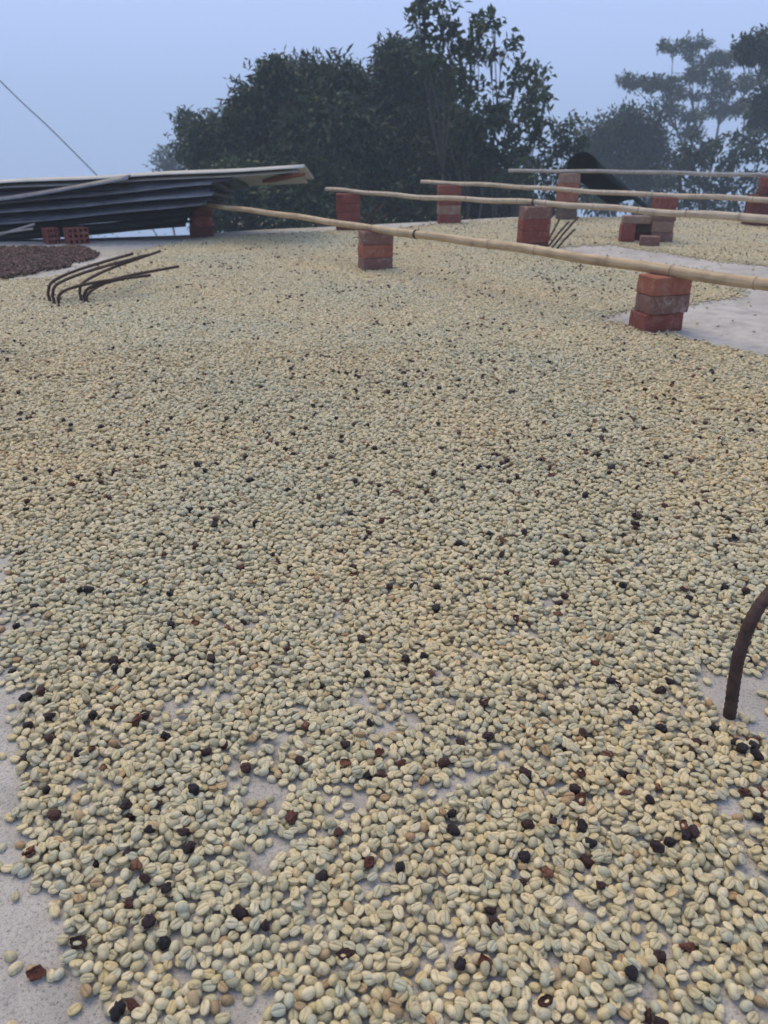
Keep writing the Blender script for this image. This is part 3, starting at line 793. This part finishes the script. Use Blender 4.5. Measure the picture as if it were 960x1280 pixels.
for (px, py, rx, ry) in [(945, 60, 20, 10), (935, 62, 12, 8), (958, 52, 14, 9), (975, 65, 24, 12), (958, 125, 14, 16), (950, 148, 12, 10), (985, 140, 26, 24), (1010, 100, 34, 34), (1000, 40, 30, 20)]:
    nb.append((px, py, 21 + random.uniform(-.5, .5), rx, ry))
tree('darker nearer branches reaching in beside the layered foggy tree', tb(1060, 21), nb, 0.17, 0.08, 'leaf_dark', 42, 13, 0.18, 37, twigs=.25, trunk_r=.2, limb_r=.05, droop=.3, split=.7)
# undergrowth closing the view under the dense tree
for k, (px, Y, lb) in enumerate(((300, 11.5, 'dark leafy bush under the jutting roofing sheet'), (400, 11.2, 'bright green leafed bush below the pale pole tip'), (505, 11.8, 'dark bush behind the far steel rods'), (590, 12.3, 'dark bush behind the four brick stack at the far edge'))):
    tree(lb, tb(px, Y), [(px - 30, 250, Y, 34, 26), (px + 25, 245, Y + .2, 38, 30), (px, 275, Y, 55, 26), (px - 10, 225, Y + .3, 34, 20), (px + 35, 280, Y, 40, 22)], 0.12, 0.05, 'leaf_mid' if k == 1 else 'leaf_dark', 100, 13, 0.14, 50 + k, twigs=.05, trunk_r=.06, limb_r=.025, group='bushes beyond the roof', name='bush')

# ------------------------------------------------------------------ coffee beans
BNL, BNW, BNT = 0.0121, 0.0091, 0.0058          # bean length, width, thickness
def bean_mesh(name, crease_up, seed, L=BNL, W=BNW, Tk=BNT):
    rr = random.Random(seed)
    us = [-1, -.92, -.72, -.42, -.1, .22, .52, .78, .94, 1]
    vs_ = [-1, -.78, -.45, -.13, -.04, .04, .13, .45, .78, 1]
    asym = rr.uniform(-.12, .12); bend = rr.uniform(-.08, .08); gw = rr.uniform(.8, 1.3)
    fl = rr.uniform(.15, .5)
    V, Fc = [], []
    def hw(u): return max(1 - abs(u) ** 2.5, 0) ** 0.5 * (1 + asym * u)
    for side in (1, -1):
        for u in us:
            for v in vs_:
                y = v * hw(u); r2 = min(1.0, abs(u) ** 2.5 + v * v * (1 - abs(u) ** 2.5))
                dome = max(1 - r2, 0) ** 0.5
                if side == 1:                     # flat face with crease
                    z = (0.12 + fl * 0.5) * dome ** .6 - (0.17 * (dome ** .5) if abs(v) < .1 else 0.0) * gw
                    if .1 < abs(v) < .3: z += .05 * dome
                else: z = -0.95 * dome ** .8 - 0.03
                x = u + (0.10 * bend * y)
                V.append((x * L / 2, (y + bend * (1 - u * u)) * W / 2, (z + 0.32) * Tk * 0.85))
    nu, nv = len(us), len(vs_); idx = lambda s, i, j: s * nu * nv + i * nv + j
    for i in range(nu - 1):
        for j in range(nv - 1):
            Fc.append((idx(0, i, j), idx(0, i + 1, j), idx(0, i + 1, j + 1), idx(0, i, j + 1)))
            Fc.append((idx(1, i, j), idx(1, i, j + 1), idx(1, i + 1, j + 1), idx(1, i + 1, j)))
    bm = bmesh.new(); bv = [bm.verts.new(v) for v in V]
    for f in Fc:
        try: bm.faces.new([bv[k] for k in f])
        except ValueError: pass
    bmesh.ops.remove_doubles(bm, verts=bm.verts, dist=L * 0.012)
    bmesh.ops.recalc_face_normals(bm, faces=bm.faces)
    if not crease_up:
        bmesh.ops.rotate(bm, verts=bm.verts, cent=(0, 0, 0), matrix=Matrix.Rotation(math.pi, 3, 'X'))
    me = bpy.data.meshes.new(name); bm.to_mesh(me); bm.free(); me.materials.append(M['bean'])
    me.polygons.foreach_set('use_smooth', np.ones(len(me.polygons), bool)); return me
def wrinkled(name, size, mat, seed, sub=2, amp=0.22, bowl=False):
    rr = np.random.default_rng(seed)
    bm = bmesh.new(); bmesh.ops.create_icosphere(bm, subdivisions=sub, radius=1.0)
    k = rr.normal(0, 2.6, (7, 3)); ph = rr.uniform(0, 6.28, 7)
    for v in bm.verts:
        p = np.array(v.co); d = sum(math.sin(float(k[i] @ p) + ph[i]) for i in range(7)) / 7
        ridge = abs(math.sin(4 * math.atan2(p[1], p[0]) + ph[0])) * 0.12 * (1 - abs(p[2]))
        d2 = math.sin(float(k[0] @ p) * 3.1 + ph[3]) * math.sin(float(k[1] @ p) * 2.7 + ph[2])
        q = p * (1 + amp * d - ridge + .07 * d2)
        if bowl and q[2] > 0: q[2] = -q[2] * 0.72 + 0.12 + 0.3 * d; q[0] *= .96; q[1] *= .94
        v.co = Vector((q[0] * size[0] / 2, q[1] * size[1] / 2, q[2] * size[2] / 2))
    me = bpy.data.meshes.new(name); bm.to_mesh(me); bm.free(); me.materials.append(M[mat])
    me.polygons.foreach_set('use_smooth', np.ones(len(me.polygons), bool)); return me

beans = [bean_mesh('coffee_bean', i % 2 == 0, 100 + i) for i in range(8)]         # even: crease up
cherries = [wrinkled('dried_cherry', (.0138, .0105, .0092), 'cherry', 3, 3, .6), wrinkled('dried_cherry', (.0115, .0108, .0092), 'cherry', 4, 3, .38),
            wrinkled('cherry_husk', (.0150, .0105, .0085), 'husk', 5, 3, .55, True), wrinkled('cherry_husk', (.0125, .0085, .0065), 'husk', 6, 3, .9),
            wrinkled('dried_cherry', (.0115, .0090, .0075), 'cherry', 8, 3, .5)]

# where the slab is bare (photo pixels of its outlines, turned into slab positions by to_px below)
bare = [
    [(-900, 690), (4, 690), (9, 725), (-4, 765), (-6, 815), (14, 843), (36, 862), (26, 900), (8, 945), (18, 1005), (20, 1060), (52, 1105), (84, 1150), (76, 1185), (112, 1225), (146, 1262), (160, 1300), (190, 1700), (-900, 1700)],
    [(868, 852), (884, 836), (930, 838), (1000, 828), (1300, 832), (1300, 985), (1000, 955), (955, 925), (905, 905), (880, 884)],
    [(745, 397), (775, 391), (862, 378), (915, 372), (925, 362), (905, 350), (880, 339), (700, 320), (690, 309), (760, 305), (830, 315), (900, 327), (960, 332), (1100, 345), (1700, 400), (1700, 640), (1010, 470), (960, 447), (900, 433), (840, 421), (785, 414)],
    [(-1200, 352), (0, 353), (70, 348), (110, 340), (150, 324), (200, 310), (260, 300), (320, 295.5), (420, 291), (500, 287), (560, 281), (640, 275.5), (700, 274), (820, 273), (1000, 273), (1700, 276), (1700, 100), (-1200, 100)],
]
cherry_patch = [(-900, 312), (0, 311.5), (60, 312), (100, 312), (124, 317), (112, 325), (85, 332), (45, 341), (0, 350), (-900, 368)]
spots = [(462, 884, 36, 15, .15), (505, 905, 26, 13, .3), (340, 940, 48, 18, .3), (425, 1008, 34, 22, .25), (340, 745, 26, 8, .35), (602, 742, 16, 7, .3), (712, 768, 15, 7, .35), (792, 1028, 30, 12, .35),
         (90, 378, 16, 5, .3), (330, 1075, 24, 14, .4), (150, 1118, 22, 14, .35), (640, 960, 26, 12, .5), (180, 850, 18, 8, .4), (250, 885, 22, 9, .45), (830, 1130, 24, 14, .4), (560, 1190, 24, 12, .4), (945, 1050, 18, 14, .3),
         (885, 585, 26, 6, .4), (690, 640, 30, 6, .5), (130, 905, 22, 9, .45), (890, 1245, 22, 12, .4), (470, 1245, 26, 12, .4), (200, 1265, 24, 16, .3), (395, 1130, 16, 9, .4)]
def density(X, Y):
    px, py = to_px(X, Y)
    wob = (vnoise(X, Y, 9, 1) - .5) * .05 + (vnoise(X, Y, 28, 2) - .5) * .025
    wx = X + wob * np.minimum(1, Y * .6); wy = Y + ((vnoise(X, Y, 9, 5) - .5) * .05 + (vnoise(X, Y, 28, 6) - .5) * .025) * np.minimum(1, Y * .6)
    fz = np.random.default_rng(77)
    bx, by = to_px(wx + fz.normal(0, .006, X.shape) * (1 + Y), wy + fz.normal(0, .008, X.shape) * (1 + Y))
    d = np.ones_like(X)
    near = np.clip((2.0 - Y) / 1.3, 0, 1)
    nz = vnoise(X, Y, 16, 7) * .6 + vnoise(X, Y, 40, 8) * .4
    d *= 1 - near * np.clip((nz - .60) * 3.5, 0, .65)
    for (sx, sy, rx, ry, k) in spots:
        q = ((bx - sx) / rx) ** 2 + ((by - sy) / ry) ** 2
        d = np.where(q < 1, d * k, d)
    inb = np.zeros(X.shape, bool)
    for p in bare: inb |= in_poly(bx, by, p)
    far_from = np.where(py > 800, .11, .004)
    d = np.where(inb, far_from * (vnoise(X, Y, 20, 9) > .35), d)
    for (ox, oy, r_) in occupied:
        d = np.where((X - ox) ** 2 + (Y - oy) ** 2 < (r_ + .003) ** 2, 0, d)
    return d, px, py
def lattice(s, x0, x1, y0, y1, jit, seed):
    rng = np.random.default_rng(seed)
    ny = int((y1 - y0) / (s * .866)); nx_ = int((x1 - x0) / s)
    jj, ii = np.meshgrid(np.arange(ny), np.arange(nx_), indexing='ij')
    X = x0 + (ii + .5 * (jj % 2)) * s + rng.uniform(-jit, jit, ii.shape) * s
    Y = y0 + jj * s * .866 + rng.uniform(-jit, jit, ii.shape) * s
    return X.ravel(), Y.ravel()
def visible_band(X, Y): return np.abs(X) < .62 * Y + .55
Xs, Ys, Ls = [], [], []
X, Y = lattice(.0098, -4.0, 4.0, .22, 6.75, .30, 1); k = visible_band(X, Y); X, Y = X[k], Y[k]
d, px, py = density(X, Y); k = RNG.random(len(X)) < d * .97
Xs.append(X[k]); Ys.append(Y[k]); Ls.append(np.zeros(k.sum(), int))
X, Y = lattice(.0123, -4.0, 4.0, .22, 6.75, .45, 2); k = visible_band(X, Y); X, Y = X[k], Y[k]
d, px, py = density(X, Y); d2 = d * (0.42 + .36 * np.clip((Y - .7) / 1.0, 0, 1)) * np.clip(.35 + 1.4 * vnoise(X, Y, 7, 21), 0, 1.1)
d2 = np.where(Y > 2.2, np.maximum(d2, d * .88), d2)
d2 = np.where(d < .3, d2 * .2, d2)
k = RNG.random(len(X)) < d2
Xs.append(X[k]); Ys.append(Y[k]); Ls.append(np.ones(k.sum(), int))
X = np.concatenate(Xs); Y = np.concatenate(Ys); Lr = np.concatenate(Ls)
force = [(43, 1222, 2), (150, 1270, 0), (160, 1016, 1), (70, 1028, 0), (185, 1163, 1), (228, 1050, 3), (38, 1075, 2), (610, 930, 0), (405, 1107, 1), (565, 1048, 0), (660, 1040, 0), (718, 995, 1), (825, 1075, 0), (178, 1112, 4), (300, 1152, 0),
         (430, 1210, 2), (575, 1215, 4), (785, 1222, 1), (100, 1190, 2), (35, 915, 1), (310, 965, 1), (430, 938, 4), (555, 960, 0), (925, 945, 1), (940, 942, 1), (268, 833, 0), (145, 832, 0), (112, 745, 0), (500, 1092, 4), (650, 1080, 1), (365, 1030, 3), (175, 912, 3)]
fp = [gnd(a_, b_) for a_, b_, _ in force]; nF = len(force)
X = np.concatenate([X, [p.x for p in fp]]); Y = np.concatenate([Y, [p.y for p in fp]]); Lr = np.concatenate([Lr, np.full(nF, 2)])
order = np.lexsort((RNG.random(len(X)), Lr)); X, Y, Lr = X[order], Y[order], Lr[order]
N = len(X)
kind = RNG.choice(8, N, p=[.095, .155] * 4)
dark = RNG.random(N) < (.017 + .007 * np.clip(1.3 - Y, 0, 1) + .09 * np.clip(vnoise(X, Y, 5, 31) - .6, 0, 1) - .008 * np.clip(Y - 1.6, 0, 1.2)) * np.where(Lr == 1, 1.9, .6)
dark[Lr == 2] = True
yaw = RNG.uniform(0, 2 * math.pi, N)
GXt = RNG.normal(0, .10, N); GYt = RNG.normal(0, .10, N)
Z = np.full(N, 0.0)
scl = np.clip(RNG.normal(1.0, .085, N), .75, 1.22)
# drop each near bean onto a height field so that beans lie side by side and lean on each other
RES = .0014; YMAX = 2.6
hx0, hy0 = -2.25, .2
hm = np.zeros((int((YMAX + .05 - hy0) / RES), int(2 * -hx0 / RES)), np.float32)
NY = 24; foot = []
for a in range(NY):
    th = math.pi * a / NY; c, s = math.cos(th), math.sin(th); R_ = int(.0068 / RES)
    jj, ii = np.meshgrid(np.arange(-R_, R_ + 1), np.arange(-R_, R_ + 1), indexing='ij')
    x = ii * RES; y = jj * RES; u = (x * c + y * s) / (BNL / 2); v = (-x * s + y * c) / (BNW / 2)
    r2 = u * u + v * v; m = r2 < .98
    prof = np.sqrt(1 - r2[m])
    foot.append((jj[m], ii[m], x[m], y[m], (prof * BNT * .42).astype(np.float32), ((1 - prof) * BNT * .30).astype(np.float32), 1.0 / (x[m] ** 2).sum(), 1.0 / (y[m] ** 2).sum()))
nearI = np.nonzero(Y < YMAX)[0]
ai = ((yaw % math.pi) / math.pi * NY).astype(int) % NY
jit = RNG.uniform(-.0045, .0045, (N, 2))
for i in nearI:
    J, I, fx, fy, tp_, bt, ix, iy = foot[ai[i]]
    best = None
    for cnd in (0, 1):
        x = X[i] + cnd * jit[i, 0]; y = Y[i] + cnd * jit[i, 1]
        cj = int((y - hy0) / RES); ci = int((x - hx0) / RES)
        a_, b_ = cj + J, ci + I
        if cj < 6 or ci < 6 or cj > hm.shape[0] - 7 or ci > hm.shape[1] - 7: continue
        h = hm[a_, b_]
        g0 = min(.55, max(-.55, float((h * fx).sum() * ix) * .8)); g1 = min(.55, max(-.55, float((h * fy).sum() * iy) * .8))
        z = float((h - g0 * fx - g1 * fy - bt).max())
        if best is None or z < best[0]: best = (z, g0, g1, x, y, a_, b_, fx, fy, tp_)
    if best is None: continue
    z, g0, g1, x, y, a_, b_, fx, fy, tp_ = best
    z = max(0.0, z * .82)                      # settle a little into the bed
    X[i], Y[i], Z[i], GXt[i], GYt[i] = x, y, z, g0 + GXt[i] * .5, g1 + GYt[i] * .5
    np.maximum.at(hm, (a_, b_), z + g0 * fx + g1 * fy + BNT * .5 + tp_ * .9)
farI = Y >= YMAX
Z[farI] = np.where(Lr[farI] == 1, .0042, 0.0) + RNG.uniform(0, .0012, farI.sum())
tl = np.where(Lr[farI] == 1, 2.6, 1.6); GXt[farI] *= tl; GYt[farI] *= tl
# euler angles: z-axis tilted to the local slope, then turned by yaw about it
def eulers(gx_, gy_, yw):
    n_ = np.stack([-gx_, -gy_, np.ones_like(gx_)], 1); n_ /= np.linalg.norm(n_, axis=1, keepdims=True)
    xa = np.stack([np.cos(yw), np.sin(yw), np.zeros_like(yw)], 1); xa -= n_ * (xa * n_).sum(1, keepdims=True); xa /= np.linalg.norm(xa, axis=1, keepdims=True)
    ya = np.cross(n_, xa)
    ry = -np.arcsin(np.clip(xa[:, 2], -1, 1)); rx = np.arctan2(ya[:, 2], n_[:, 2]); rz = np.arctan2(xa[:, 1], xa[:, 0])
    return np.stack([rx, ry, rz], 1)
E_ = eulers(GXt, GYt, yaw)
P = np.stack([X, Y, Z + BNT * .42 + .0002], 1)
px, py = to_px(X, Y)
seen = (px > 4) & (px < 956) & (py < 1274)
ck = RNG.integers(0, 5, N)
fx_, fy_ = np.array([p.x for p in fp]), np.array([p.y for p in fp])
for i in np.nonzero(Lr == 2)[0]:
    ck[i] = force[int(np.argmin((fx_ - X[i]) ** 2 + (fy_ - Y[i]) ** 2))][2]; scl[i] = 1.12

def pick_near(mask, n):
    I = np.nonzero(mask & seen)[0]
    return I[np.argsort(-py[I])][:n]
solo_b = pick_near(~dark, 300)
solo_c = pick_near(dark, 300)
_, _, _ = 0, 0, 0
in_bare = np.zeros(N, bool)
for p_ in bare[:1]: in_bare |= in_poly(px, py, p_)
dk = np.nonzero(dark & (py > 900))[0]
CLS = [('cream', 'bean_cream', .42), ('greyish green', 'bean_grey', .18), ('yellowish', 'bean_yellow', .17), ('dull olive', 'bean_olive', .17), ('brown stained', 'bean_brown', .06)]
rl = random.Random(5); first = set()
for i in solo_b:
    o = bpy.data.objects.new('coffee_bean', beans[kind[i]]); COL.objects.link(o)
    o.location = P[i]; o.rotation_euler = E_[i]; o.scale = (scl[i],) * 3
    up_ = 'crease side up' if kind[i] % 2 == 0 else 'rounded back up'
    if kind[i] in first:
        nm, mt, _ = rl.choices(CLS, [c[2] for c in CLS])[0]
        o.material_slots[0].link = 'OBJECT'; o.material_slots[0].material = M[mt]
    else:
        first.add(kind[i]); nm = 'pale'
    beside = len(dk) and np.min((X[dk] - X[i]) ** 2 + (Y[dk] - Y[i]) ** 2) < .0135 ** 2
    lone = np.sum((X - X[i]) ** 2 + (Y - Y[i]) ** 2 < .0125 ** 2) <= 2
    where = 'alone on bare concrete' if in_bare[i] or lone else ('against a dark cherry' if beside else ('on top of other beans' if Z[i] > .0032 else 'in the bean layer'))
    where += ' at the near fringe'
    tag(o, f'{nm} coffee bean, {up_}, {where}', 'coffee bean', f'{nm} coffee beans {up_} {where}')
SH = {0: 'long lumpy black dried cherry', 1: 'plump round black dried cherry', 2: 'curled open reddish brown cherry husk', 3: 'crumpled reddish brown husk scrap', 4: 'small black shrivelled cherry'}
for i in solo_c:
    nm = cherries[ck[i]].name.split('.')[0]
    o = bpy.data.objects.new(nm, cherries[ck[i]]); COL.objects.link(o)
    o.location = P[i] + np.array([0, 0, .0016]); o.rotation_euler = E_[i]; o.scale = (scl[i],) * 3
    dd = [(math.hypot(X[i] - b0.x, Y[i] - b0.y), 'near the lone steel bar')]
    other = np.sort((X[dark] - X[i]) ** 2 + (Y[dark] - Y[i]) ** 2)[1] ** .5
    zone = 'near the lone steel bar' if dd[0][0] < .12 else ('close to the near fringe' if py[i] > 1060 else ('where bare gaps show' if py[i] > 820 else 'in the thick bean layer'))
    if other < .016: zone = 'touching another dark one ' + zone
    tag(o, f'{SH[ck[i]]} {zone}', nm.replace('_', ' '), f'{SH[ck[i]]} pieces {zone}')
rest = np.ones(N, bool); rest[solo_b] = False; rest[solo_c] = False

def scatter(name, pts, rot, sc, kd, protos, label, cat):
    me = bpy.data.meshes.new(name); me.vertices.add(len(pts)); me.vertices.foreach_set('co', pts.astype(np.float32).ravel())
    a = me.attributes.new('rot', 'FLOAT_VECTOR', 'POINT'); a.data.foreach_set('vector', rot.astype(np.float32).ravel())
    a = me.attributes.new('scl', 'FLOAT', 'POINT'); a.data.foreach_set('value', sc.astype(np.float32))
    a = me.attributes.new('knd', 'INT', 'POINT'); a.data.foreach_set('value', kd.astype(np.int32))
    o = bpy.data.objects.new(name, me); COL.objects.link(o)
    g = bpy.data.node_groups.new(name + '_nodes', 'GeometryNodeTree')
    g.interface.new_socket('Geometry', in_out='INPUT', socket_type='NodeSocketGeometry')
    g.interface.new_socket('Geometry', in_out='OUTPUT', socket_type='NodeSocketGeometry')
    n = g.nodes; gi, go = n.new('NodeGroupInput'), n.new('NodeGroupOutput')
    iop = n.new('GeometryNodeInstanceOnPoints'); iop.inputs['Pick Instance'].default_value = True
    j = n.new('GeometryNodeJoinGeometry')
    for po in protos:
        oi = n.new('GeometryNodeObjectInfo'); oi.transform_space = 'ORIGINAL'; oi.inputs['Object'].default_value = po; oi.inputs['As Instance'].default_value = True
        g.links.new(oi.outputs['Geometry'], j.inputs[0])
    m2p = n.new('GeometryNodeMeshToPoints')
    def attr(nm, dt):
        x = n.new('GeometryNodeInputNamedAttribute'); x.data_type = dt; x.inputs['Name'].default_value = nm; return x.outputs['Attribute']
    g.links.new(gi.outputs[0], m2p.inputs[0]); g.links.new(m2p.outputs[0], iop.inputs['Points']); g.links.new(j.outputs[0], iop.inputs['Instance'])
    e2r = n.new('FunctionNodeEulerToRotation'); g.links.new(attr('rot', 'FLOAT_VECTOR'), e2r.inputs[0])
    g.links.new(e2r.outputs[0], iop.inputs['Rotation']); g.links.new(attr('scl', 'FLOAT'), iop.inputs['Scale']); g.links.new(attr('knd', 'INT'), iop.inputs['Instance Index'])
    g.links.new(iop.outputs[0], go.inputs[0])
    md = o.modifiers.new('scatter', 'NODES'); md.node_group = g
    return tag(o, label, cat, kind='stuff')
def protos_of(meshes):
    out = []
    for me in meshes:
        us = [o for o in COL.objects if o.data == me]
        if us: out.append(us[0])
    return out
pb = protos_of(beans); k = rest & ~dark
scatter('coffee_beans', P[k], E_[k], scl[k], kind[k] % len(pb), pb, 'spread of pale cream coffee beans drying over the concrete slab', 'coffee beans')
pc = protos_of(cherries); k = rest & dark
scatter('dried_cherries', P[k] + np.array([0, 0, .0016]), E_[k], scl[k], ck[k] % len(pc), pc, 'dark dried cherries and husks scattered through the far beans', 'dried cherries')

# patch of brown dried cherries by the metal sheets
nat = [wrinkled('brown_cherry', (.0165, .0135, .0120), 'natural', 40), wrinkled('brown_cherry', (.015, .0125, .0115), 'natural', 41)]
X, Y = lattice(.0135, -4.2, -1.2, 3.4, 5.4, .4, 5); k = np.abs(X) < .62 * Y + .3; X, Y = X[k], Y[k]
bx, by = to_px(X + (vnoise(X, Y, 9, 51) - .5) * .12, Y + (vnoise(X, Y, 9, 52) - .5) * .16)
k = in_poly(bx, by, cherry_patch)
k |= (RNG.random(len(X)) < .03) & in_poly(bx, by - 4, cherry_patch)
X, Y = X[k], Y[k]; n_ = len(X)
Zc = .006 + RNG.random(n_) * .012
pxn, pyn = to_px(X, Y)
near_n = np.argsort(-pyn + np.where((pxn > 3) & (pxn < 950), 0, 1e4))[:300]
eul = RNG.uniform(-3.1, 3.1, (n_, 3)); scn = RNG.uniform(.8, 1.2, n_); kn = RNG.integers(0, 2, n_)
for i in near_n:
    o = bpy.data.objects.new('brown_cherry', nat[kn[i]]); COL.objects.link(o)
    o.location = (X[i], Y[i], Zc[i]); o.rotation_euler = eul[i]; o.scale = (scn[i],) * 3
    tag(o, 'brown dried whole cherry at the front of the brown patch by the metal sheets', 'dried cherry', 'brown cherries along the front of the brown patch')
k = np.ones(n_, bool); k[near_n] = False
pn = protos_of(nat)
scatter('brown_cherries', np.stack([X, Y, Zc], 1)[k], eul[k], scn[k], kn[k] % len(pn), pn, 'patch of brown dried whole cherries beside the metal sheets', 'dried cherries')
print('beans', N, 'dark', dark.sum(), 'brown', n_)
